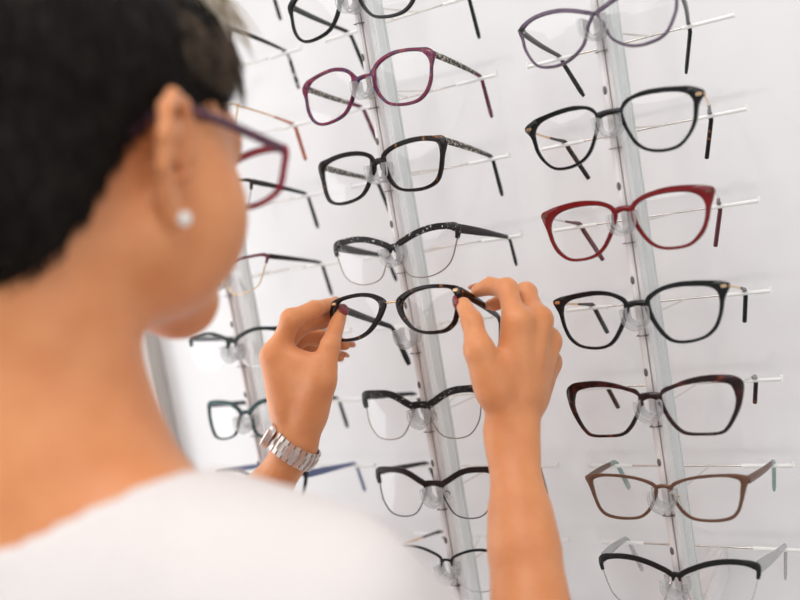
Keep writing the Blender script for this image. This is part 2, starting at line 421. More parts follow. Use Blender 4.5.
CP = {  # inner and outer edge of one rim, mm from the bridge
'cat_gold': ([(10.8, -2.7), (12.4, 1.9), (18.8, 6.6), (29.5, 8.0), (42.2, 7.5), (53.4, 5.7), (60.9, 2.5), (64.8, -3.3), (64.6, -11.0), (62.8, -20.1), (57.6, -29.1), (49.8, -35.4), (38.4, -36.7), (27.1, -33.7), (19.5, -26.9), (14.4, -16.8), (12.1, -9.1)],
    [(8.1, -3.6), (11.7, 4.7), (17.8, 8.6), (29.2, 11.1), (41.9, 10.8), (53.7, 9.2), (64.6, 7.1), (73.7, 1.2), (68.6, -7.6), (65.6, -19.4), (60.3, -28.8), (50.8, -37.0), (38.2, -38.5), (26.4, -35.4), (17.9, -28.4), (12.6, -17.7), (9.6, -9.8)]),
'cat_red': ([(8.9, -2.8), (11.1, 1.6), (18.7, 5.5), (29.5, 7.3), (41.1, 7.4), (52.3, 5.8), (59.8, 1.7), (63.1, -4.1), (63.3, -11.2), (61.2, -19.8), (56.7, -27.5), (48.8, -34.2), (37.3, -35.7), (27.1, -33.8), (19.3, -28.0), (13.1, -18.0), (10.1, -10.3)],
    [(5.2, -3.4), (7.8, 2.9), (15.9, 8.0), (28.6, 11.0), (40.9, 11.8), (53.8, 10.7), (63.7, 8.8), (71.1, 5.0), (67.1, -8.8), (64.0, -19.6), (59.1, -28.7), (49.5, -36.0), (36.9, -37.4), (26.0, -35.5), (17.8, -29.8), (10.8, -19.5), (7.1, -10.4)]),
'cat_soft': ([(10.6, -1.3), (12.4, 2.9), (21.3, 8.1), (33.3, 10.1), (44.8, 9.7), (56.1, 8.2), (62.5, 4.5), (64.2, -1.0), (64.2, -6.9), (62.4, -15.6), (58.3, -24.1), (50.4, -30.6), (38.8, -33.1), (28.4, -32.2), (21.8, -27.2), (15.5, -17.6), (12.0, -8.7)],
    [(6.8, -3.4), (9.1, 4.4), (19.7, 10.6), (32.4, 13.4), (45.2, 13.5), (57.6, 12.4), (67.5, 10.9), (72.9, 7.6), (68.3, -2.5), (65.2, -14.7), (60.0, -25.5), (51.4, -32.2), (38.4, -35.1), (27.4, -34.0), (19.8, -29.1), (12.9, -18.8), (8.9, -9.7)]),
'butterfly': ([(9.5, -1.6), (12.3, 2.2), (21.6, 5.8), (32.5, 8.3), (44.2, 9.2), (55.6, 8.5), (63.3, 6.1), (66.1, 0.0), (66.5, -7.7), (63.5, -17.0), (58.2, -26.3), (52.1, -30.9), (38.3, -31.5), (26.8, -30.2), (20.1, -25.2), (14.3, -16.5), (10.8, -7.8)],
    [(6.1, -5.8), (10.4, 4.5), (19.4, 8.0), (31.7, 12.0), (44.7, 14.1), (57.2, 14.0), (67.4, 12.4), (73.1, 6.2), (70.6, -7.9), (66.1, -18.3), (59.7, -28.1), (52.8, -32.7), (38.2, -33.3), (26.0, -32.3), (18.2, -27.0), (12.3, -18.3), (8.3, -9.0)]),
'metal': ([(7.3, -3.6), (9.8, 0.7), (20.8, 5.1), (34.8, 7.2), (48.4, 7.9), (57.6, 6.4), (61.3, 3.6), (60.6, -3.3), (59.2, -11.6), (55.8, -20.0), (49.5, -24.9), (37.2, -26.9), (23.6, -25.8), (15.7, -20.6), (10.1, -12.2)],
    [(5.1, -4.4), (7.8, 2.4), (20.2, 6.8), (34.7, 9.1), (48.5, 9.7), (59.2, 9.5), (67.8, 7.1), (64.7, -1.6), (61.5, -11.6), (57.4, -21.3), (50.4, -26.7), (37.1, -28.6), (22.8, -27.3), (14.2, -22.1), (8.6, -13.4)]),
'round_cat': ([(13.1, -1.2), (14.2, 4.5), (21.3, 9.9), (33.3, 13.5), (46.0, 13.3), (58.2, 10.8), (64.0, 6.6), (67.4, 0.7), (67.8, -7.4), (65.8, -18.3), (60.3, -27.5), (51.4, -32.5), (37.6, -32.6), (25.1, -28.9), (17.7, -20.9), (13.1, -10.6)],
    [(5.9, -1.8), (9.5, 4.2), (18.5, 12.1), (32.1, 16.0), (45.5, 15.6), (58.4, 13.6), (67.9, 11.2), (72.8, 4.7), (69.9, -5.5), (68.0, -18.2), (62.4, -28.6), (52.5, -34.4), (37.3, -34.5), (23.9, -30.6), (15.0, -21.5), (9.8, -11.0)]),
'square_cat': ([(8.4, -0.6), (9.4, 4.5), (18.4, 8.8), (31.6, 11.0), (45.5, 11.1), (57.7, 8.6), (62.3, 5.5), (63.7, 0.2), (63.5, -7.8), (61.1, -19.9), (56.9, -27.2), (48.7, -31.1), (37.4, -31.6), (24.8, -29.6), (17.3, -24.4), (11.4, -14.0)],
    [(2.6, -5.4), (5.5, 5.8), (15.7, 11.8), (30.6, 14.7), (45.2, 14.9), (58.6, 13.1), (67.5, 11.4), (70.7, 5.2), (67.5, -6.2), (64.7, -19.4), (59.8, -28.8), (49.7, -33.2), (37.2, -33.9), (23.4, -31.4), (14.0, -25.2), (7.4, -14.5)]),
'held': ([(11.8, -2.8), (13.4, 2.2), (20.7, 7.1), (31.6, 9.8), (43.5, 10.0), (54.1, 8.6), (58.8, 5.4), (61.5, -0.3), (61.8, -8.0), (60.7, -16.7), (58.6, -22.0), (51.9, -27.0), (40.3, -27.8), (30.8, -26.4), (22.7, -22.2), (16.1, -14.4), (12.7, -7.9)],
    [(5.3, -0.5), (8.0, 5.0), (18.3, 10.0), (30.3, 12.4), (43.5, 12.5), (56.4, 10.9), (64.4, 8.5), (66.7, 2.6), (65.5, -7.2), (64.1, -16.4), (61.1, -23.8), (53.4, -29.0), (40.2, -30.0), (29.6, -28.2), (20.3, -23.6), (11.8, -15.1), (7.6, -8.0)]),
}
WRAP = .8
def wy(x): return WRAP * x * x

def rim_mesh(mb, pts2, wid, dep, closed=True, y0=0.0):
    """rounded-rectangle bar along an outline in the lens plane; wid per point (m)"""
    N = len(pts2); base = len(mb.v)
    prof = ((-1, -.55), (-.75, -1), (.75, -1), (1, -.55), (1, .55), (.75, 1), (-.75, 1), (-1, .55))
    cx = sum(p[0] for p in pts2) / N; cz = sum(p[1] for p in pts2) / N
    for i in range(N):
        a = pts2[i - 1] if (closed or i) else pts2[i]
        b = pts2[(i + 1) % N] if (closed or i + 1 < N) else pts2[i]
        tx, tz = b[0] - a[0], b[1] - a[1]; l = math.hypot(tx, tz) or 1
        nx, nz = tz / l, -tx / l
        w = wid[i]; d = dep[i] if isinstance(dep, list) else dep
        for (u, v) in prof:
            x = pts2[i][0] + nx * u * w / 2; z = pts2[i][1] + nz * u * w / 2
            mb.v.append((x, y0 + wy(x) + v * d / 2, z))
    M = N if closed else N - 1; n = 8
    for i in range(M):
        a = base + i * n; b = base + ((i + 1) % N) * n
        for k in range(n): mb.f.append((a + k, a + (k + 1) % n, b + (k + 1) % n, b + k))
    if not closed:
        mb.f.append(tuple(base + k for k in range(n))); mb.f.append(tuple(base + (N - 1) * n + k for k in reversed(range(n))))

def rim_pair(mb, inner, outer, dep):
    """closed rim between an inner and an outer outline, with rounded edges"""
    N = len(inner); base = len(mb.v)
    prof = ((-1, -.5), (-.72, -1), (.72, -1), (1, -.5), (1, .5), (.72, 1), (-.72, 1), (-1, .5))
    for i in range(N):
        I = inner[i]; O = outer[i]
        ll = math.hypot(O[0] - I[0], O[1] - I[1]) or 1; e = .0003 / ll; g = .0004 / ll
        I, O = (I[0] - (O[0] - I[0]) * e, I[1] - (O[1] - I[1]) * e), (O[0] + (O[0] - I[0]) * g, O[1] + (O[1] - I[1]) * g)
        mx, mz = (I[0] + O[0]) / 2, (I[1] + O[1]) / 2; hx, hz = (O[0] - I[0]) / 2, (O[1] - I[1]) / 2
        for (u, v) in prof:
            x = mx + hx * u; z = mz + hz * u
            mb.v.append((x, wy(x) + v * dep / 2, z))
    for i in range(N):
        a = base + i * 8; b = base + ((i + 1) % N) * 8
        for k in range(8): mb.f.append((a + k, a + (k + 1) % 8, b + (k + 1) % 8, b + k))

def sm(a, b, x):
    t = max(0, min(1, (x - a) / (b - a))); return t * t * (3 - 2 * t)

def make_glasses(loc, label, shape, front, temple, tip=None, style='full', wt=.0042, wb=.0022, dep=.0038, wire=None,
                 tstyle='flat', th=.0055, hinge=None, pads=False, bridge=None, group=None, droop=None, yaw=0., roll=0.,
                 scale=None, bend=.092, tiplen=.035, tipang=58, rot=None, name='eyeglasses', tin=.006, cat='eyeglasses', tip_len_straight=.0, spread=0., zs=1.0, full=.06, bh=None, tsh=0., tipin=.22):
    t = empty(name, loc, label, cat, group)
    pair = None
    if shape in CP:
        sc_ = scale or 1.0
        ci_, co_ = ([p * .001 * sc_ for p in catmull(q, 6, True)] for q in CP[shape])
        pair = ([(p[0], p[1]) for p in ci_], [(p[0], p[1]) for p in co_])
        P2 = [((i[0] * .8 + o[0] * .2), (i[1] * .8 + o[1] * .2)) for i, o in zip(*pair)]
    else:
        scale = scale or .985
        cm = C[shape]
        # fill the lower corners out: real lens shapes are rounder than the measured polygon
        mx_ = (min(p[0] for p in cm) + max(p[0] for p in cm)) / 2; mz_ = (min(p[1] for p in cm) + max(p[1] for p in cm)) / 2
        cm2 = []
        for x, z in cm:
            a_ = math.atan2((z - mz_) * 1.3, x - mx_)
            k_ = 1 + (full * abs(math.sin(2 * a_)) if z < mz_ else 0)
            cm2.append((mx_ + (x - mx_) * k_, mz_ + (z - mz_) * k_))
        out = [p * .001 * scale for p in catmull(cm2, 8, True)]
        P2 = [(p[0], p[1] * zs) for p in out]
    N = len(P2)
    zt = max(p[1] for p in P2); zb = min(p[1] for p in P2)
    xo = max(p[0] for p in P2); xi = min(p[0] for p in P2)
    # outer upper corner: where the hinge sits
    PO = pair[1] if pair else P2
    ci = max(range(N), key=lambda i: PO[i][0] + .9 * PO[i][1]); hx, hz = PO[ci]
    if pair: hx -= .0022; hz -= .0014
    def widths(mul=1.):
        W = []
        for i in range(N):
            a = P2[i - 1]; b = P2[(i + 1) % N]; l = math.hypot(b[0] - a[0], b[1] - a[1])
            nz = -((b[0] - a[0]) / l); nz = -nz
            k = sm(-.2, .75, nz)
            w = wb + (wt - wb) * k
            dc = math.hypot(P2[i][0] - hx, P2[i][1] - hz)
            w += (wt * .35) * math.exp(-(dc / .006) ** 2)
            W.append(w * mul)
        return W
    sides = (1, -1)
    def mir(pts, s): return [(s * x, z) for x, z in pts]
    wire = wire or front
    if style in ('full', 'metal'):
        m = MB()
        for s in sides:
            if pair: rim_pair(m, mir(pair[0], s), mir(pair[1], s), dep)
            else: rim_mesh(m, mir(P2, s), widths(), dep)
    else:
        # browline: heavy top bar over the upper outline, thin wire round the rest
        top = [i for i in range(N) if P2[i][1] > (-.004 if P2[i][0] > .035 else -.006)]
        # take the contiguous run that holds the highest point
        hi = max(range(N), key=lambda i: P2[i][1]); run = [hi]
        zcut_in, zcut_out = -.006, -.001
        j = hi
        while True:
            j = (j + 1) % N
            if j == hi or P2[j][1] < (zcut_out if P2[j][0] > .035 else zcut_in): break
            run.append(j)
        j = hi
        while True:
            j = (j - 1) % N
            if j in run or P2[j][1] < (zcut_out if P2[j][0] > .035 else zcut_in): break
            run.insert(0, j)
        W = widths()
        m = MB()
        for s in sides:
            seq = [P2[i] for i in run]
            w = [max(W[i], wt * .8) * (.55 + .45 * min(1, q / 4, (len(run) - 1 - q) / 4 + .4)) for q, i in enumerate(run)]
            rim_mesh(m, mir(seq, s), w, dep, closed=False)
    # bridge
    inner = [i for i in range(N) if P2[i][0] < xi + .012]
    bi = min(inner, key=lambda i: abs(P2[i][1] + .0008) + .25 * P2[i][0])
    bx, bz = P2[bi]
    bm_ = m if bridge is None else MB()
    br = (bh or wt * .5) if bridge is None else .0010
    if pair and bridge is None: bx, bz = min(p[0] for p in pair[1] if -.006 < p[1] < .003) + .0006, -.0012
    bz2 = bz + (.0012 if bridge is None else .0015)
    path = catmull([(-bx - .0015, wy(bx), bz), (-bx * .5, 0, bz2), (0, -.0003, bz2 + .0003), (bx * .5, 0, bz2), (bx + .0015, wy(bx), bz)], 5)
    bm_.tube([tuple(p) for p in path], dep * .45 if bridge is None else .0009, 10, ry=[br * (1 + .35 * abs(2 * q / (len(path) - 1) - 1) ** 2) for q in range(len(path))] if bridge is None else br, up=(0, 0, 1))
    # end pieces that carry the hinges
    ex = hx + .0012; ey = wy(hx)
    hw = wt * (.62 if pair else .9)
    for s in sides:
        m.box((s * (hx + .0004), ey + .0018, hz - .0006), (.0042, dep + .003, hw + .001), bev=.0008)
    fo = m.build('frame_front' if style in ('full', 'metal') else 'brow_bar', front, t)
    if bridge is not None: bm_.build('bridge', bridge, t)
    if style == 'brow':
        for s in sides:
            mb = MB(); rim_mesh(mb, mir(P2, s), [.0011] * N, .0014, y0=.0004); mb.build('wire_rim', wire, t)
    # lenses
    for s in sides:
        mb = MB(); cx = sum(p[0] for p in P2) / N; cz = sum(p[1] for p in P2) / N
        K = 5
        for side, dy in ((0, -.0006), (1, .0006)):
            base = len(mb.v)
            mb.v.append((s * cx, wy(cx) - .0016 + dy, cz))
            for k in range(1, K + 1):
                f = k / K
                for (x, z) in P2:
                    X = cx + (x - cx) * f; Z = cz + (z - cz) * f
                    mb.v.append((s * X, wy(X) - .0016 * (1 - f * f) + dy, Z))
            for i in range(N):
                a = base + 1 + i; b = base + 1 + (i + 1) % N
                mb.f.append((base, a, b) if side else (base, b, a))
                for k in range(K - 1):
                    q = base + 1 + k * N
                    f4 = (q + i, q + N + i, q + N + (i + 1) % N, q + (i + 1) % N)
                    mb.f.append(f4 if side else f4[::-1])
        mb.build('lens', LENS, t)
    # hinge plates
    if hinge is not None:
        for s in sides:
            mb = MB()
            mb.box((s * (hx - .0012), ey - dep / 2 - .0003, hz - .0008), (.0046, .0012, .0026), bev=.0005)
            mb.box((s * (hx + .0024), ey + .0015, hz - .0008), (.0012, .0060, .0026), bev=.0004)
            mb.build('hinge_plate', hinge, t)
    # nose pads
    if pads:
        for s in sides:
            px = bx * s; mb = MB()
            mb.sphere((s * (bx + .0035), .0055, bz - .0105), (.0020, .0016, .0050), 12, 8, Matrix.Rotation(s * -.35, 3, 'Y'))
            po = mb.build('nose_pad', PAD, t)
            mb = MB(); mb.tube([tuple(p) for p in catmull([(s * (bx + .003), .0005, bz - .006), (s * (bx + .0055), .0045, bz - .0075), (s * (bx + .0040), .0062, bz - .0105)], 4)], .00055, 6)
            mb.build('pad_arm', wire if wire is not front else GOLD, po)
    # temples
    tipm = tip or temple
    for s in sides:
        y0 = ey + .003
        xs = s * (hx + .0012); z = hz - .0008
        L = bend
        xe = s * (hx + .0012 - tin + spread) + tsh
        def pos(q):  # straight run
            bow = math.sin(PI * q) * .0015
            return Vector((xs + (xe - xs) * q + s * bow, y0 + (L - y0) * q, z))
        A = [pos(q / 14) for q in range(15)]
        # bend and tip
        ang = math.radians(tipang); R = .012
        Bp = []
        c0 = A[-1]
        for q in range(1, 9):
            a = ang * q / 8
            Bp.append(Vector((c0.x - s * .0010 * q / 8, c0.y + R * math.sin(a), c0.z - R * (1 - math.cos(a)))))
        e = Bp[-1]; d = Vector((-s * tipin, math.cos(ang), -math.sin(ang)))
        for q in range(1, 8): Bp.append(e + d * (tiplen * q / 7))
        start = 9 if tstyle == 'wire' else (12 if tip else 15)
        full = A + Bp; n = len(full)
        if tstyle == 'wire':
            mb = MB(); mb.tube(full[:start + 2], .0008, 8, ry=.0011, up=(0, 0, 1))
            to = mb.build('temple', temple, t)
            seg = full[start:]; k = len(seg)
            hh = [.0012 + (th / 2 - .0012) * sm(0, .55, i / (k - 1)) for i in range(k)]
            hh[-1] *= .75
            mb = MB(); mb.tube(seg, [.0013 + .0007 * sm(0, .3, i / k) for i in range(k)], 10, ry=hh, up=(s * .02, .5, 1)); mb.build('temple_tip', tipm, to)
        else:
            w0 = th * (1.75 if tstyle == 'wide' else 1.15)
            def hh_(i):
                q = i / (n - 1)
                if q < .6: return (w0 + (th * .72 - w0) * sm(0, .6, q)) / 2
                return (th * .72 + (th * 1.2 - th * .72) * sm(.65, .95, q)) / 2 * (.72 if i == n - 1 else 1)
            tt = .0015 if tstyle == 'wide' else .0018
            cut = n if tip is None else start + 1
            def oval(seg, i0, nm, mt, par):
                mb = MB(); mb.tube(seg, [tt * (.75 if i0 + i == n - 1 else 1) for i in range(len(seg))], 10, ry=[hh_(i0 + i) for i in range(len(seg))], up=(s * .02, .5, 1))
                return mb.build(nm, mt, par)
            to = oval(full[:cut], 0, 'temple', temple, t)
            if tip is not None: oval(full[start:], start, 'temple_tip', tip, to)
        # hinge barrel
        mb = MB(); mb.tube([(xs - s * .0018, y0 - .0005, z - .0018), (xs - s * .0018, y0 - .0005, z + .0018)], .0011, 8)
        mb.build('hinge', SILVER, to)
    if rot is not None:
        t.rotation_euler = rot
    else:
        if droop is None:
            # the temples come to rest on the bar
            dy = BARY - loc[1]; dz = (BARDZ - BRDZ) + .0014 + th * .36
            h = hz - .0008
            a = .15
            for _ in range(30):
                # point of temple line at depth dy : y = yl cos a + h sin a = dy
                yl = (dy - h * math.sin(a)) / math.cos(a)
                zz = h * math.cos(a) - yl * math.sin(a)
                a += (zz - dz) / dy
            droop = a
        t.rotation_euler = (-droop, roll, yaw)
    return t

def on_rod(rod, r, label, shape, front, temple, dx=0., dz=0., **k):
    x = {1: -RODX, 2: 0., 3: RODX + .0015}[rod]
    g = {1: 'eyeglasses on the left rod', 2: 'eyeglasses on the middle rod', 3: 'eyeglasses on the right rod'}[rod]
    k.setdefault('tsh', {1: .002, 2: .004, 3: -.006}[rod]); k.setdefault('tipin', {1: .1, 2: .05, 3: .30}[rod]); k.setdefault('tin', {1: .002, 2: 0., 3: .006}[rod])
    return make_glasses((x + BRDX + dx, BRY, rowz(r) + BRDZ + dz), label, shape, front, temple, group=g, **k)

# right rod, top to bottom
on_rod(3, 0, 'smoky purple translucent eyeglasses, topmost on the right rod', 'purple', PURPLE, BLACK, wt=.0032, wb=.0022, th=.0055, hinge=BLACKM)
on_rod(3, 1, 'black cat-eye eyeglasses with gold hinges and tortoise tips, above the red pair', 'cat_gold', BLACK, GOLD, tip=TORT, tstyle='wire', wt=.0052, bh=.0024, hinge=GOLD)
on_rod(3, 2, 'deep red cat-eye eyeglasses on the right rod', 'cat_red', RED, SILVER, tip=MAROON, tstyle='wire', wt=.0052, bh=.0023, hinge=BROWNM)
on_rod(3, 3, 'black cat-eye eyeglasses with gold corner plates, just below the red pair', 'cat_soft', BLACK, GOLD, tsh=.000, tin=.002, tipin=.2, tiplen=.026, tip=DGREEN, tstyle='wire', wt=.0052, bh=.0024, hinge=GOLD)
on_rod(3, 4, 'dark red-brown tortoise butterfly eyeglasses on the right rod', 'butterfly', TORTR, SILVER, tsh=0., tin=.002, tipin=.2, tiplen=.022, tip=TORTR, tstyle='wire', wt=.0056, bh=.0028)
on_rod(3, 5, 'thin brown metal eyeglasses with clear green temple tips', 'metal', BROWNM, BROWNM, tsh=.002, tin=-.005, tipin=.15, tip=GREENC, style='metal', wt=.0036, bh=.0016, dep=.0026, th=.006, pads=True, tiplen=.028)
on_rod(3, 6, 'black half-rim eyeglasses with clear temples, lowest on the right rod', 'brow', BLACKM, CLEARA, tsh=.002, tin=-.007, tipin=.15, style='brow', wire=SILVER, wt=.0046, dep=.0028, tstyle='wide', th=.0062, pads=True)
# middle rod
on_rod(2, -1, 'shiny black eyeglasses cut off by the top edge, on the middle rod', 'round_cat', BLACK, DGREEN, wt=.0040, wb=.0026, th=.0055)
on_rod(2, 0, 'magenta, red and blue mottled eyeglasses on the middle rod', 'round_cat', MAGENTA, GREYGLIT, tip=REDTIP if False else MAGENTA, wt=.0046, bh=.0021, th=.0054)
on_rod(2, 1, 'dark tortoise square eyeglasses below the magenta pair', 'square_cat', TORT, GREYGLIT, tip=BLACK, wt=.0052, bh=.0029, th=.0056)
on_rod(2, 2, 'black browline eyeglasses with white flecks and thin gold lower rims', 'brow', FLECK, BRBLK, tip=BLACK, style='brow', wire=WIREG, dz=-.003, scale=1.01, tin=-.006, tiplen=.024, wt=.0060, dep=.0036, tstyle='wide', th=.0052, pads=True)
on_rod(2, 4, 'black glittery browline eyeglasses below the empty nose hook', 'brow2', BLKGLIT, BLACK, style='brow', wire=WIREG, scale=1.03, wt=.0068, dep=.0040, th=.0055, pads=True)
on_rod(2, 5, 'brown-black browline eyeglasses with dark wire rims, beside the right forearm', 'brow2', BRBLK, BRBLK, style='brow', wire=BLACKM, scale=1.03, wt=.0056, dep=.0040, th=.0055, pads=True)
on_rod(2, 6, 'thin black metal half-rim eyeglasses, lowest on the middle rod behind the shoulder', 'small', BLACKM, GOLD, tip=DGREEN, style='brow', wire=SILVER, wt=.0026, dep=.0022, th=.0042, tstyle='wire', pads=True)
# left rod
on_rod(1, -2, 'black eyeglasses at the top of the left rod, only a temple tip in view', 'small', BLACK, BLACK, th=.005)
on_rod(1, -1, 'eyeglasses with dark green temples and black and white dotted tips, beside the hair', 'round_cat', DGREEN, DGREEN, tip=DOTTED, wt=.0032, th=.0046)
on_rod(1, 0, 'thin gold eyeglasses with amber red temple tips, beside the forehead', 'small', GOLD, GOLD, tip=REDTIP, style='metal', wt=.0018, wb=.0014, dep=.0016, tstyle='wire', th=.0042)
on_rod(1, 1, 'thin wire eyeglasses with black-green temples, seen past the cheek', 'small', DGREEN, DGREEN, style='brow', wire=SILVER, wt=.0030, dep=.0030, th=.0052)
on_rod(1, 2, 'maroon browline eyeglasses with thin gold rims, right of the chin', 'thin', MAROON, BRBLK, style='brow', wire=GOLD, wt=.0030, dep=.0026, th=.0048, pads=True)
on_rod(1, 3, 'black half-rim eyeglasses on the left rod, below the chin', 'small', DGREEN, DGREEN, style='brow', wire=SILVER, wt=.0040, dep=.0036, th=.0052, pads=True)
on_rod(1, 4, 'teal and black eyeglasses on the left rod, beside the wrist watch', 'teal', TEAL, DGREEN, wt=.0044, wb=.0022, th=.0052)
on_rod(1, 5, 'black eyeglasses with slate blue temples, lowest on the left rod behind the wrist', 'small', BLACK, BLUE, wt=.0040, wb=.0024, tstyle='wide', th=.0048)

# the pair in her hands
make_glasses((.0215, -.060, 1.4602), 'dark tortoise eyeglasses with a gold bridge held in both hands', 'held', TORT, TORT, tip=BLACK,
             wt=.0046, wb=.0034, dep=.0042, bridge=GOLD, hinge=GOLD, droop=math.radians(24), yaw=0, roll=0, th=.0070, tiplen=.034, scale=1.015)

# ------------------------------------------------------------------ implicit-surface modelling for the figure
class Prim:
    __slots__ = ('f', 'c', 'r')
    def __init__(s, f, c, r): s.f = f; s.c = np.array(c, float); s.r = r

def cone(a, b, r1, r2):
    a = np.array(a, float); b = np.array(b, float); ba = b - a; L2 = float(ba @ ba) + 1e-12
    def f(p):
        h = np.clip((p - a) @ ba / L2, 0, 1)
        return np.linalg.norm(p - a - h[:, None] * ba, axis=1) - (r1 + (r2 - r1) * h)
    return Prim(f, (a + b) / 2, math.sqrt(L2) / 2 + max(r1, r2))

def ball(c, r): return cone(c, np.array(c, float) + (0, 0, 1e-5), r, r)

def ell(c, r, M=None):
    c = np.array(c, float); r = np.array(r, float)
    Mi = None if M is None else np.array(M, float).T
    def f(p):
        q = p - c
        if Mi is not None: q = q @ Mi.T
        k0 = np.linalg.norm(q / r, axis=1); k1 = np.linalg.norm(q / (r * r), axis=1) + 1e-9
        return k0 * (k0 - 1) / k1
    return Prim(f, c, float(r.max()))

def tubepath(pts, radii):
    return [cone(pts[i], pts[i + 1], radii[i], radii[i + 1]) for i in range(len(pts) - 1)]

def smin(a, b, k):
    h = np.maximum(k - np.abs(a - b), 0) / k
    return np.minimum(a, b) - h * h * k * .25

class Node:
    """smooth union of prims / nodes, with a bound so that far pieces are skipped"""
    def __init__(s, k, kids, op='u', cut=None):
        s.k = k; s.kids = kids
        cs = np.array([q.c for q in kids]); s.c = cs.mean(0)
        s.r = max(float(np.linalg.norm(q.c - s.c)) + q.r for q in kids)
    def ev(s, p, bc=None, br=0):
        d = np.full(len(p), .15)
        for q in s.kids:
            if bc is not None and np.linalg.norm(q.c - bc) - q.r - br > .05: continue
            v = q.ev(p, bc, br) if isinstance(q, Node) else q.f(p)
            d = smin(d, v, s.k)
        return d

class Fn:
    """arbitrary field made from nodes"""
    def __init__(s, fn, c, r): s.fn = fn; s.c = np.array(c, float); s.r = r
    def ev(s, p, bc=None, br=0): return s.fn(p, bc, br)

def extract(node, lo, hi, h, B=16):
    lo = np.array(lo, float); hi = np.array(hi, float)
    nb = np.ceil((hi - lo) / (h * B)).astype(int)
    NY, NZ = int(nb[1]) * B + 8, int(nb[2]) * B + 8
    g = np.stack(np.meshgrid(*[np.arange(n) for n in nb], indexing='ij'), -1).reshape(-1, 3)
    cen = lo + (g + .5) * B * h
    hd = B * h * .87
    dc = np.concatenate([node.ev(cen[i:i + 20000]) for i in range(0, len(cen), 20000)])
    keep = np.abs(dc) < hd * 1.6 + .01
    ci = np.stack(np.meshgrid(*[np.arange(B + 1)] * 3, indexing='ij'), -1).reshape(-1, 3)
    keys, verts, quads = [], [], []
    corner = [(i, j, k) for i in (0, 1) for j in (0, 1) for k in (0, 1)]
    edges = [(a, b) for a in range(8) for b in range(a + 1, 8) if sum(abs(corner[a][q] - corner[b][q]) for q in range(3)) == 1]
    def key(i, j, k): return (i.astype(np.int64) * NY + j) * NZ + k
    for gb, c in zip(g[keep], cen[keep]):
        base = gb * B
        p = lo + (ci + base) * h
        v = node.ev(p, c, hd).reshape(B + 1, B + 1, B + 1)
        s = v < 0
        if s.all() or not s.any(): continue
        cs = np.stack([s[i:B + i, j:B + j, k:B + k] for i, j, k in corner], -1)
        act = cs.any(-1) & ~cs.all(-1)
        ii, jj, kk = np.nonzero(act)
        cv = np.stack([v[i:B + i, j:B + j, k:B + k][act] for i, j, k in corner], -1)
        acc = np.zeros((len(ii), 3)); cnt = np.zeros(len(ii))
        for a, b in edges:
            m = (cv[:, a] < 0) != (cv[:, b] < 0)
            den = cv[:, a] - cv[:, b]; t = np.where(m, cv[:, a] / np.where(np.abs(den) < 1e-12, 1, den), 0)
            pa = np.array(corner[a], float); pb = np.array(corner[b], float)
            acc += m[:, None] * (pa + t[:, None] * (pb - pa)); cnt += m
        verts.append(lo + (np.stack([ii, jj, kk], -1) + base + acc / cnt[:, None]) * h)
        keys.append(key(ii + base[0] + 1, jj + base[1] + 1, kk + base[2] + 1))
        for ax in range(3):
            sl0 = [slice(0, B)] * 3; sl1 = [slice(0, B)] * 3; sl1[ax] = slice(1, B + 1)
            a = s[tuple(sl0)]; b = s[tuple(sl1)]
            e = np.nonzero(a != b)
            I = [e[q] + base[q] + 1 for q in range(3)]
            u, w = [(1, 2), (2, 0), (0, 1)][ax]
            def off(du, dw):
                J = [x.copy() for x in I]; J[u] = J[u] + du; J[w] = J[w] + dw
                return key(*J)
            q4 = np.stack([off(-1, -1), off(0, -1), off(0, 0), off(-1, 0)], -1)
            flip = ~a[e]
            q4[flip] = q4[flip][:, ::-1]
            quads.append(q4)
    keys = np.concatenate(keys); verts = np.concatenate(verts); quads = np.concatenate(quads)
    o = np.argsort(keys); keys = keys[o]; verts = verts[o]
    idx = np.searchsorted(keys, quads); idx = np.clip(idx, 0, len(keys) - 1)
    ok = (keys[idx] == quads).all(1)
    return verts, idx[ok]

def sdf_obj(name, node, lo, hi, h, mat, parent, B=16, relax=2):
    v, q = extract(node, lo, hi, h, B)
    for _ in range(relax):
        acc = np.zeros_like(v); n = np.zeros(len(v))
        for a in range(4):
            for b in (1, 3):
                np.add.at(acc, q[:, a], v[q[:, (a + b) % 4]]); np.add.at(n, q[:, a], 1)
        v = v * .5 + .5 * acc / np.maximum(n, 1)[:, None]
    v = v - np.array(parent.matrix_world.translation if False else parent.location)
    me = bpy.data.meshes.new(name)
    me.vertices.add(len(v)); me.vertices.foreach_set('co', v.astype(np.float32).ravel())
    me.loops.add(q.size); me.loops.foreach_set('vertex_index', q.astype(np.int32).ravel())
    me.polygons.add(len(q)); me.polygons.foreach_set('loop_start', np.arange(0, q.size, 4, dtype=np.int32))
    try: me.polygons.foreach_set('loop_total', np.full(len(q), 4, dtype=np.int32))
    except Exception: pass
    me.update(calc_edges=True); me.validate()
    me.polygons.foreach_set('use_smooth', [True] * len(me.polygons))
    me.materials.append(mat)
    o = bpy.data.objects.new(name, me)
    return link(o, parent)

# ------------------------------------------------------------------ the woman
PB = np.array((0.0, -.40, 0.0))
woman = empty('person', tuple(PB), 'woman in a white top seen from behind, holding up a pair of glasses', 'person')

HC = np.array((.006, -.357, 1.590))
PITCH = math.radians(15); YAW = math.radians(-2)
hf = np.array((math.sin(-YAW) * math.cos(PITCH), math.cos(YAW) * math.cos(PITCH), -math.sin(PITCH)))
hr = np.array((math.cos(YAW), math.sin(YAW), 0.0))
hu = np.cross(hr, hf)
HM = np.stack([hr, hf, hu], 1)          # columns: right, forward, up
def hd(x, y, z): return HC + HM @ np.array((x, y, z), float)

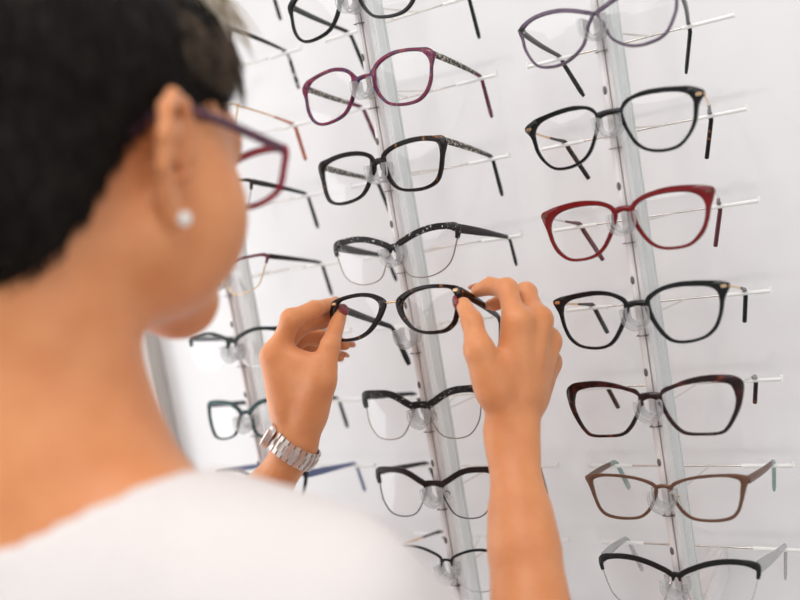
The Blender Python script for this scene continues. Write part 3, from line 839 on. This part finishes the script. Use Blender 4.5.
# head -----------------------------------------------------------
head = [ell(hd(0, -.012, .043), (.074, .096, .084), HM),
        ell(hd(0, .030, .010), (.066, .060, .075), HM),
        cone(hd(-.047, .008, -.042), hd(-.012, .076, -.067), .020, .015),
        cone(hd(.049, .008, -.042), hd(.012, .076, -.067), .020, .015),
        ball(hd(0, .079, -.070), .015),
        cone(hd(-.03, .030, -.050), hd(.03, .030, -.050), .03, .03),
        ball(hd(.049, .050, -.016), .024), ball(hd(-.049, .050, -.016), .024),
        ball(hd(.041, .050, -.036), .024), ball(hd(-.041, .050, -.036), .024),
        cone(hd(-.034, .078, .032), hd(.034, .078, .032), .013, .013)]
headn = Node(.028, head)
nose = Node(.008, [cone(hd(0, .090, .026), hd(0, .113, -.012), .007, .0105), ball(hd(.011, .102, -.017), .0075), ball(hd(-.011, .102, -.017), .0075)])
lips = Node(.003, [cone(hd(-.020, .088, -.043), hd(0, .099, -.040), .004, .0062), cone(hd(.020, .088, -.043), hd(0, .099, -.040), .004, .0062),
                   cone(hd(-.017, .088, -.046), hd(0, .097, -.050), .004, .0068), cone(hd(.017, .088, -.046), hd(0, .097, -.050), .004, .0068)])
def ear_pt(s, f, u, o): return hd(s * (.0685 + o * 1.4), f * .00105 + .003, u * .00100 - .006)
def ear(s):
    def e(f, u, o): return hd(s * (.0685 + o * 1.4), f * .00105 + .003, u * .00100 - .006)
    hel = [(9, 0, .004), (13, 11, .004), (11, 24, .005), (3, 32, .009), (-9, 32, .013), (-18, 22, .017), (-20, 7, .018), (-17, -8, .015), (-10, -20, .010), (-2, -28, .006)]
    rad = [.0028, .0036, .0040, .0042, .0043, .0044, .0042, .0038, .0038, .0050]
    anti = [(-1, 22, .010), (-9, 12, .012), (-10, -2, .011), (-5, -13, .008)]
    pl = Node(.004, [cone(e(4, 18, .003), e(-10, 16, .010), .006, .004), cone(e(2, 6, .001), e(-13, 4, .011), .005, .004), cone(e(2, -8, .001), e(-9, -8, .008), .005, .004), cone(e(2, -18, .002), e(-3, -22, .004), .006, .006)])
    return Node(.0035, tubepath([e(*p) for p in hel], rad) + tubepath([e(*p) for p in anti], [.0032] * 4) + [pl, ball(e(8, -6, .006), .0045), ball(e(2, -30, .005), .0064)])
# neck and torso ------------------------------------------------
SR = np.array((.154, -.400, 1.342)); SL = np.array((-.150, -.405, 1.345))
ER = np.array((.168, -.200, 1.138)); EL = np.array((-.192, -.190, 1.188))
WR = np.array((.1236, -.0772, 1.3465)); WL = np.array((-.0774, -.1036, 1.3448))
neck = Node(.03, [cone(hd(0, -.028, -.035), (0, -.405, 1.420), .050, .051), cone((0, -.405, 1.43), (0, -.402, 1.36), .052, .070)])
traps = [cone((0, -.415, 1.412), (.115, -.408, 1.364), .038, .040), cone((0, -.415, 1.412), (-.115, -.408, 1.364), .038, .040)]
torso = [cone((-.10, -.40, 1.330), (.10, -.40, 1.330), .058, .058), ell((0, -.405, 1.26), (.150, .102, .17)), ell((0, -.395, 1.06), (.128, .092, .18)),
         ell((0, -.405, .90), (.170, .115, .14)), ball((.065, -.318, 1.235), .058), ball((-.065, -.318, 1.235), .058),
         ball(SR, .055), ball(SL, .055)]
clav = [cone((.02, -.335, 1.355), (.12, -.37, 1.372), .010, .011), cone((-.02, -.335, 1.355), (-.12, -.37, 1.372), .010, .011)]
def lerp(a, b, t): return a + (b - a) * t
VW = np.array((-.51, .855, -.095)); RT = np.array((.856, .489, -.168))
def arm(S, E, W, wid, wr):
    wid = np.array(wid)
    ks = [cone(S, lerp(S, E, .45), .052, .044), cone(lerp(S, E, .45), E, .044, .037),
          cone(E, lerp(E, W, .3), .034, .034), cone(lerp(E, W, .3), lerp(E, W, .72), .034, .0245)]
    for s in (-1, 1):
        ks.append(cone(lerp(E, W, .62), lerp(E, W, .93) + wid * s * .006, .0245, wr))
        ks.append(cone(lerp(E, W, .93) + wid * s * .006, W + wid * s * .0080, wr, wr))
    return ks
armsR = Node(.009, arm(SR, ER, WR, RT, .0140))
armsL = Node(.009, arm(SL, EL, WL, VW, .0145))

# hands -----------------------------------------------------------
HANDL = {
  'th': [[-0.0582, -0.1007, 1.3733], [-0.0383, -0.1006, 1.4044], [-0.0316, -0.0878, 1.4318], [-0.0407, -0.051, 1.4538]],
  'i': [[-0.0817, -0.1025, 1.4294], [-0.0619, -0.0967, 1.4606], [-0.0512, -0.0747, 1.4647], [-0.0503, -0.0485, 1.4647]],
  'm': [[-0.0934, -0.0863, 1.4284], [-0.0723, -0.0736, 1.4505], [-0.0607, -0.0526, 1.4511], [-0.0533, -0.0367, 1.4504]],
  'r': [[-0.1034, -0.0708, 1.4217], [-0.0864, -0.0519, 1.4377], [-0.068, -0.0381, 1.4315], [-0.0519, -0.0354, 1.4228]],
  'p': [[-0.1108, -0.0565, 1.4109], [-0.0962, -0.0384, 1.4217], [-0.0797, -0.0292, 1.4166], [-0.0668, -0.0258, 1.4099]],
}
HANDR = {
  'th': [[0.1174, -0.0831, 1.3835], [0.1115, -0.0862, 1.4178], [0.1045, -0.0762, 1.4403], [0.0907, -0.0596, 1.4529]],
  'i': [[0.1341, -0.0559, 1.4338], [0.1211, -0.034, 1.4584], [0.1028, -0.0269, 1.4619], [0.0889, -0.025, 1.4586]],
  'm': [[0.1444, -0.0361, 1.43], [0.1281, -0.0109, 1.4505], [0.1076, -0.0033, 1.4487], [0.095, -0.008, 1.4426]],
  'r': [[0.1429, -0.0196, 1.4087], [0.1296, 0.0105, 1.4242], [0.1121, 0.0233, 1.4233], [0.1024, 0.0113, 1.4191]],
  'p': [[0.1359, -0.0073, 1.3878], [0.1241, 0.0196, 1.399], [0.1111, 0.0261, 1.4004], [0.1028, 0.0208, 1.3975]],
}
FR = {'i': (.0100, .0087, .0076, .0062), 'm': (.0100, .0088, .0077, .0063), 'r': (.0096, .0083, .0073, .0060), 'p': (.0090, .0074, .0065, .0054), 'th': (.0125, .0100, .0088, .0068)}
def hand(Hd, W, E, wid, web=0):
    H = {k: [np.array(p) for p in v] for k, v in Hd.items()}
    wid = np.array(wid)
    ax = (W - E) / np.linalg.norm(W - E)
    pk = []
    for q, k in enumerate('imrp'):
        off = wid * (.0095 - .0065 * q)
        if (H['i'][0] - H['p'][0]) @ wid < 0: off = -off
        pk.append(cone(W + off * .62 - ax * .004, H[k][0], .0120, .0100 if k != 'p' else .0090))
        pk.append(cone(lerp(W, H[k][0], .45) + off * .4, lerp(W, H[k][0], .85), .0120, .0108))
    cen = (H['m'][0] + H['r'][0]) / 2
    pk.append(cone(lerp(W, cen, .25), lerp(W, cen, .7), .0135, .0125))
    # ball of the thumb and the web towards the index finger
    pk.append(cone(lerp(W, H['th'][0], .3), H['th'][0], .0135, .0130))
    pk.append(cone(H['th'][0], H['th'][1], .0130, .0108))
    pk.append(cone(lerp(H['th'][0], H['th'][1], .35), lerp(W, H['i'][0], .62), .0110, .0110))
    if web:
        for q, w_ in ((.0, .0), (.38, .10)):
            pk.append(cone(lerp(H['th'][1], H['th'][2], q * web), lerp(H['i'][0], H['i'][1], w_), .0092, .0092))
        for q, w_ in ((.2, .5), (.5, .66), (.8, .85)):
            pk.append(cone(lerp(H['th'][0], H['th'][1], q), lerp(W, H['i'][0], w_), .0112, .0105))
        pk.append(cone(lerp(W, H['th'][0], .15) + (H['th'][0] - lerp(W, H['i'][0], .35)) * .25, H['th'][0], .0130, .0130))
    # knuckles and the tendons that lead to them, raised on the back of the hand
    dn = np.cross(H['i'][0] - W, H['p'][0] - W); dn /= np.linalg.norm(dn)
    if dn @ (H['m'][3] - H['m'][0]) > 0: dn = -dn
    for k in 'imrp':
        R0 = FR[k][0]
        pk.append(cone(lerp(W, H[k][0], .35) + dn * .0105, H[k][0] + dn * (R0 - .0028), .0030, .0040))
        pk.append(ball(H[k][0] + dn * .0022, R0 * .93))
    palm = Node(.009, pk)
    fing = []
    for k in ('i', 'm', 'r', 'p', 'th'):
        J = H[k]; R = FR[k]
        ks = [cone(J[0], J[1], R[0], R[1]), cone(J[1], J[2], R[1], R[2]), cone(J[2], J[3], R[2], R[3])]
        ks.append(ball(J[1], R[1] + .0004))
        fing.append(Node(.004, ks))
    def fn(p, bc=None, br=0):
        d = palm.ev(p, bc, br); out = d
        for f in fing: out = np.minimum(out, smin(d, f.ev(p, bc, br), .008))
        return out
    return Fn(fn, cen, .14)
handR = hand(HANDR, WR, ER, RT)
handL = hand(HANDL, WL, EL, VW, 1.0)

legs = []
for s in (-1, 1):
    legs += [cone((s * .088, -.40, .88), (s * .085, -.395, .49), .082, .054), cone((s * .085, -.395, .49), (s * .083, -.41, .30), .052, .052),
             cone((s * .083, -.41, .30), (s * .080, -.41, .09), .050, .034), cone((s * .080, -.415, .045), (s * .088, -.27, .028), .034, .024)]
legn = Node(.03, legs)
ears = Node(.004, [ear(1), ear(-1)])
bodyn = Node(.03, [Node(.035, torso + traps), Node(.02, [neck])] + [legn])
sock = [ball(hd(s * .031, .104, .012), .0165) for s in (-1, 1)]
def body_fn(p, bc=None, br=0):
    t = bodyn.ev(p, bc, br)
    if bc is None or bc[2] > 1.25:
        t = smin(t, Node.ev(clavn, p, bc, br), .012)
        hn = headn.ev(p, bc, br)
        hn = smin(hn, nose.ev(p, bc, br), .008)
        hn = smin(hn, lips.ev(p, bc, br), .005)
        for q in sock: hn = -smin(-hn, q.f(p), .008)
        t = smin(t, hn, .022)
        en = ears.ev(p, bc, br)
        for q in hollows: en = -smin(-en, q.f(p), .004)
        t = smin(t, en, .004)
    for A, Hn in ((armsR, handR), (armsL, handL)):
        a = smin(A.ev(p, bc, br), Hn.ev(p, bc, br), .010)
        t = smin(t, a, .02)
    return t
clavn = Node(.006, clav)
hollows = [q for s in (-1, 1) for q in (ell(ear_pt(s, 1, -3, .0135), (.0085, .0075, .0115), HM), ell(ear_pt(s, 0, 22, .0165), (.006, .006, .009), HM))]
sdf_obj('body', Fn(body_fn, (0, 0, 0), 9), (-.30, -.56, -.02), (.30, .08, 1.75), .0027, SKIN, woman)

# hair --------------------------------------------------------------
hfx = np.array([-.14, -.09, -.060, -.034, -.016, .000, .022, .040, .052, .066, .080, .11])
hfu = np.array([-.098, -.098, -.082, -.040, .002, .022, .022, .012, .022, .050, .072, .08])
skull = Node(.02, [ell(hd(0, -.014, .045), (.0795, .1015, .0915), HM), ell(hd(0, -.045, -.02), (.062, .058, .065), HM), ell(hd(0, .03, .075), (.067, .070, .060), HM)])
def hair_fn(p, bc=None, br=0):
    d = skull.ev(p)
    q = (p - HC) @ HM
    n = np.sin(q[:, 0] * 310 + 3 * np.sin(q[:, 1] * 90)) * np.sin(q[:, 1] * 290 + 2 * np.sin(q[:, 2] * 120)) * np.sin(q[:, 2] * 170 + 1.3)
    d = d + n * .0012
    line = (np.interp(q[:, 1], hfx, hfu) - q[:, 2] + .003 * np.sin(q[:, 1] * 400) * np.sin(q[:, 0] * 350)) * .72
    earcut = .024 - np.linalg.norm((q - np.array((.08, -.002, .004))) / np.array((1, .85, 1.1)), axis=1)
    return -smin(-d, -line, .006)
sdf_obj('hair', Fn(hair_fn, HC, .15), HC - .14, HC + .16, .003, HAIR, woman)
rs = np.random.RandomState(4)
hair_o = [o for o in woman.children if o.name.startswith('hair')][0]
hv = np.empty(len(hair_o.data.vertices) * 3); hair_o.data.vertices.foreach_get('co', hv); hv = hv.reshape(-1, 3)
hn_ = np.array([tuple(v.normal) for v in hair_o.data.vertices])
m = MB()
crown = hd(0, -.05, .13) - PB
for i in rs.choice(len(hv), 5200, replace=False):
    p = hv[i]; n = hn_[i]
    if (p + PB - HC) @ hu < -.09: continue
    d = (p - crown) + rs.normal(0, .02, 3); d -= n * (d @ n); d /= (np.linalg.norm(d) + 1e-6)
    L = rs.uniform(.008, .018)
    a0 = p - n * .001; a1 = p + d * L * .5 + n * .0016; a2 = p + d * L + n * rs.uniform(-.0005, .0014)
    m.tube([a0, a1, a2], [.00045, .0004, .00012], 4, cap=False)
ho = m.build('hair_strands', HAIR, woman); tag(ho, kind='stuff')
m = MB()
for k in range(420):
    a = rs.uniform(-.048, .058); b = rs.uniform(-.02, .05)
    p0 = hd(a * .85, b, .133 - 4.5 * a * a); p1 = hd(a * 1.0 + .003, b + .022, .134 - 7 * a * a + rs.uniform(0, .006)); p2 = hd(a * 1.12 + .004, b + .040, .118 - 10 * a * a + rs.uniform(-.012, .010))
    m.tube([q - PB for q in catmull([p0, p1, p2], 3)], [.0007, .0008, .0008, .0008, .0007, .0006, .0002], 4, cap=False)
fo = m.build('fringe', FAIR, woman); tag(fo, 'fair strands of the fringe', kind='stuff')
m = MB()
for k in range(240):
    f0 = rs.uniform(.008, .066); w = max(0, f0 - .02)
    p0 = hd(.050, f0 - .01, .118 - w * .2); p1 = hd(.069 - .16 * w, f0 - .002, .090); p2 = hd(.0775 - .24 * w + rs.uniform(0, .002), f0 + .004, .052 + rs.uniform(-.010, .018))
    m.tube([q - PB for q in catmull([p0, p1, p2], 3)], [.0006, .0007, .0007, .0007, .0006, .0005, .0002], 4, cap=False)
so_ = m.build('side_hair', BROWNH, woman); tag(so_, 'brown strands at the temple', kind='stuff')

# eyes and brows
for s in (-1, 1):
    e = MB().sphere(tuple(hd(s * .031, .083, .012) - PB), .0118, 18, 12).build('eye', EYEW, woman)
    c = hd(s * .031, .0905, .010) - PB
    MB().sphere(tuple(c), .0058, 14, 10).build('iris', IRIS, e)
    MB().tube([tuple(hd(s * x, y, z) - PB) for x, y, z in ((.014, .094, .027), (.026, .0945, .032), (.040, .088, .031), (.048, .080, .027))], [.0012, .0022, .0018, .0008], 8).build('eyebrow', HAIR, woman)
MB().tube([tuple(hd(x, y, z) - PB) for x, y, z in ((-.021, .0935, -.0455), (-.010, .101, -.0445), (0, .1035, -.0455), (.010, .101, -.0445), (.021, .0935, -.0455))], [.0006, .001, .0012, .001, .0006], 8).build('lip_line', NAIL, woman)

# finger nails
def nails(Hd, thumbn):
    for k in ('i', 'm', 'r', 'p', 'th'):
        J = [np.array(p) for p in Hd[k]]
        d = J[3] - J[2]; d /= np.linalg.norm(d)
        n = (J[2] - (J[1] + J[3]) / 2) if k != 'th' else np.array(thumbn, float)
        n = n - d * (n @ d); n /= np.linalg.norm(n)
        w = np.cross(d, n); R = FR[k][3]
        M = Matrix([[w[i], d[i], n[i]] for i in range(3)])
        c = J[3] + n * (R * .86) + d * (R * .35) - PB
        MB().sphere(tuple(c), (R * .80, R * 1.15, R * .28), 14, 8, M).build('fingernail', NAIL if k == 'th' else NAILN, woman)
nails(HANDL, (.75, -.65, .1)); nails(HANDR, (-.70, -.70, .15))

# shirt ---------------------------------------------------------------
OFF = .010
sh_t = Node(.045, [cone((-.10, -.40, 1.330), (.10, -.40, 1.330), .065, .065), ell((0, -.405, 1.26), (.162, .114, .18)), ell((0, -.398, 1.04), (.158, .118, .20)),
                   ell((0, -.405, .90), (.186, .132, .13)), ball((.065, -.318, 1.235), .068), ball((-.065, -.318, 1.235), .068)] +
            [cone((0, -.415, 1.408), (.115, -.408, 1.364), .044, .047), cone((0, -.415, 1.408), (-.115, -.408, 1.364), .044, .047)])
def sleeve(S, E):
    d = (E - S) / np.linalg.norm(E - S)
    return cone(S, lerp(S, E, .62), .062, .056), S + (E - S) * .56, d
slR, cR, dR = sleeve(SR, ER); slL, cL, dL = sleeve(SL, EL)
NECKC = np.array((0.002, -.375, 1.435)); NECKR = np.array((.097, .105, .075))
def shirt_fn(p, bc=None, br=0):
    t = sh_t.ev(p)
    for sl, c, d in ((slR, cR, dR), (slL, cL, dL)):
        a = np.maximum(sl.f(p), (p - c) @ d)
        t = smin(t, a, .03)
    fold = np.sin(p[:, 0] * 55 + 2.0 * np.sin(p[:, 2] * 24) + p[:, 1] * 30) * np.sin(p[:, 2] * 31 + p[:, 0] * 20 + 1.0)
    t = t + fold * .0022
    q = (p - NECKC) / NECKR
    k0 = np.linalg.norm(q, axis=1); hole = (k0 - 1) * NECKR.min()
    t = -smin(-t, hole, .004)
    t = np.maximum(t, .86 - p[:, 2])
    return t
sdf_obj('shirt', Fn(shirt_fn, (0, 0, 0), 9), (-.30, -.60, .84), (.30, -.15, 1.50), .0042, SHIRT, woman)
tr = Node(.03, [cone((s * .088, -.40, .90), (s * .085, -.395, .49), .096, .068) for s in (-1, 1)] + [cone((s * .085, -.395, .49), (s * .080, -.41, .10), .068, .055) for s in (-1, 1)] + [ell((0, -.405, .92), (.178, .124, .12))])
def tr_fn(p, bc=None, br=0):
    return np.maximum(np.maximum(tr.ev(p), p[:, 2] - .985), .085 - p[:, 2])
sdf_obj('trousers', Fn(tr_fn, (0, 0, 0), 9), (-.30, -.62, .06), (.30, -.20, 1.02), .010, DENIM, woman, B=8)
for s in (-1, 1):
    so = Node(.02, [cone((s * .080, -.430, .046), (s * .088, -.265, .032), .046, .036), cone((s * .080, -.415, .05), (s * .080, -.41, .105), .044, .040)])
    def so_fn(p, bc=None, br=0, so=so): return np.maximum(so.ev(p), .0 - p[:, 2])
    sdf_obj('shoe', Fn(so_fn, (0, 0, 0), 9), (s * .085 - .08, -.52, -.01), (s * .085 + .08, -.20, .16), .006, SHOE, woman, B=8)

# worn glasses, ear stud ---------------------------------------------
gl_c = hd(0, .111, .019)
WM = Matrix(((-hr[0], -hf[0], hu[0]), (-hr[1], -hf[1], hu[1]), (-hr[2], -hf[2], hu[2])))
make_glasses(tuple(gl_c), 'red and plum eyeglasses worn by the woman', 'worn', WORNR, WORNT, tip=None, wt=.0046, wb=.0032, dep=.0042, th=.0062,
             rot=WM.to_euler(), bend=.106, tiplen=.026, tipang=45, tin=-.010, hinge=None, scale=1.02, zs=.85)
st = MB().sphere((0, 0, 0), .0042, 16, 10)
st.sphere((0, 0, 0), .0036, 12, 8)
so = MB().sphere((0, 0, 0), .0044, 18, 12).build('ear_stud', PEARL, loc=tuple(hd(.0815, .0065, -.037)))
tag(so, 'small pale round stud in the woman\'s ear lobe', 'earring')

# wrist watch on the left wrist ---------------------------------------
ax = (WL - EL) / np.linalg.norm(WL - EL)
wc = WL - ax * .002
wu = VW - ax * (VW @ ax); wu /= np.linalg.norm(wu)       # across the wrist, away from the viewer
wv = np.cross(ax, wu)                                     # the other way across
if wv @ RT > 0: wv = -wv                                  # points to the back of the wrist
watch = empty('wrist_watch', tuple(wc), 'steel link wrist watch on the woman\'s left wrist', 'watch')
A, Bq = .0285, .0220
NL = 24
for k in range(NL):
    a = 2 * PI * (k + .5) / NL
    p = wu * (A * math.cos(a)) + wv * (Bq * math.sin(a))
    if p @ wv > Bq * .90: continue                        # the case sits here
    nrm = wu * (math.cos(a) / A) + wv * (math.sin(a) / Bq); nrm /= np.linalg.norm(nrm)
    tg = np.cross(ax, nrm)
    M = Matrix([[tg[i], ax[i], nrm[i]] for i in range(3)])
    stp = 2 * PI / NL * math.hypot(A * math.sin(a), Bq * math.cos(a))
    m = MB()
    m.box(tuple(p), (stp * .86, .0172, .0024), M, .0005)
    m.box(tuple(p + nrm * .0006), (stp * .50, .0068, .0030), M, .0005)
    m.tube([tuple(p + tg * stp * .5 - ax * .005), tuple(p + tg * stp * .5 + ax * .005)], .0009, 6)
    m.build('band_link', STEEL, watch)
cw = wv * (Bq + .0035)
m = MB(); n_ = 28
M = Matrix([[wu[i], ax[i], wv[i]] for i in range(3)])
def lathe(mb, prof, M, c):
    base = len(mb.v); n = 32
    for r, h in prof:
        for k in range(n):
            a = 2 * PI * k / n
            v = Matrix(M) @ Vector((r * math.cos(a), r * math.sin(a), h)); mb.v.append(tuple(v + Vector(c)))
    for i in range(len(prof) - 1):
        for k in range(n): mb.f.append((base + i * n + k, base + i * n + (k + 1) % n, base + (i + 1) * n + (k + 1) % n, base + (i + 1) * n + k))
    mb.f.append(tuple(base + k for k in reversed(range(n)))); mb.f.append(tuple(base + (len(prof) - 1) * n + k for k in range(n)))
lathe(m, [(.012, -.004), (.0145, -.003), (.0150, .0), (.0145, .003), (.0130, .004), (.0122, .0032)], M, tuple(cw))
m.tube([tuple(cw + wu * .0148), tuple(cw + wu * .018)], .0018, 10)
m.build('watch_case', STEEL, watch)
m = MB(); lathe(m, [(.0120, .0031), (.0118, .0034)], M, tuple(cw)); m.build('dial', EYEW, watch)

# ------------------------------------------------------------------ light
def area(name, loc, rot, size, power, col=(1, 1, 1), shape='RECTANGLE', sy=None):
    l = bpy.data.lights.new(name, 'AREA'); l.shape = shape; l.size = size
    if shape == 'RECTANGLE': l.size_y = sy or size
    l.energy = power; l.color = col
    o = bpy.data.objects.new(name, l); o.location = loc; o.rotation_euler = rot; COL.objects.link(o)
    return o
area('ceiling_panel_light', (-.1, -1.1, 2.6), (0, 0, 0), 1.6, 14, (1, .99, .985), sy=1.6)
area('left_fill_light', (-1.45, -.75, 1.4), (0, math.radians(-90), 0), 1.6, 20, (.97, .985, 1), sy=1.8)  # unseen area light, added to brighten the left end of the display wall
area('right_fill_light', (2.3, -1.3, 1.5), (0, math.radians(90), 0), 1.6, 11, (.97, .985, 1), sy=1.8)  # added fill from the right that lifts the slab faces; no door there
for i, (x, y) in enumerate(((.1, -.75), (.45, -.75), (.8, -.75))):
    area('downlight', (x, y, 2.62), (0, 0, 0), .07, 2.0, (1, .95, .88), 'DISK')

w = bpy.data.worlds.new('world'); scene.world = w; w.use_nodes = True
bg = w.node_tree.nodes['Background']
bg.inputs['Color'].default_value = (1, 1, 1, 1); bg.inputs['Strength'].default_value = .60

# ------------------------------------------------------------------ camera
cam = bpy.data.cameras.new('camera'); co = bpy.data.objects.new('camera', cam); COL.objects.link(co)
r_ = Vector((0.85601023, 0.48874358, -0.16845235)); u_ = Vector((0.09762182, 0.16716465, 0.98108407)); f_ = Vector((-0.50765782, 0.85626263, -0.09538261))
Mc = Matrix(((r_.x, u_.x, -f_.x, .417332), (r_.y, u_.y, -f_.y, -.711707), (r_.z, u_.z, -f_.z, 1.534942), (0, 0, 0, 1)))
co.matrix_world = Mc
cam.sensor_width = 36; cam.lens = 871.7 / 800 * 36
cam.clip_start = .02
cam.dof.use_dof = True; cam.dof.focus_distance = .775; cam.dof.aperture_fstop = 2.4
scene.camera = co
scene.view_settings.view_transform = 'Standard'; scene.view_settings.look = 'None'
scene.view_settings.exposure = 0; scene.view_settings.gamma = 1; scene.view_settings.use_curve_mapping = False
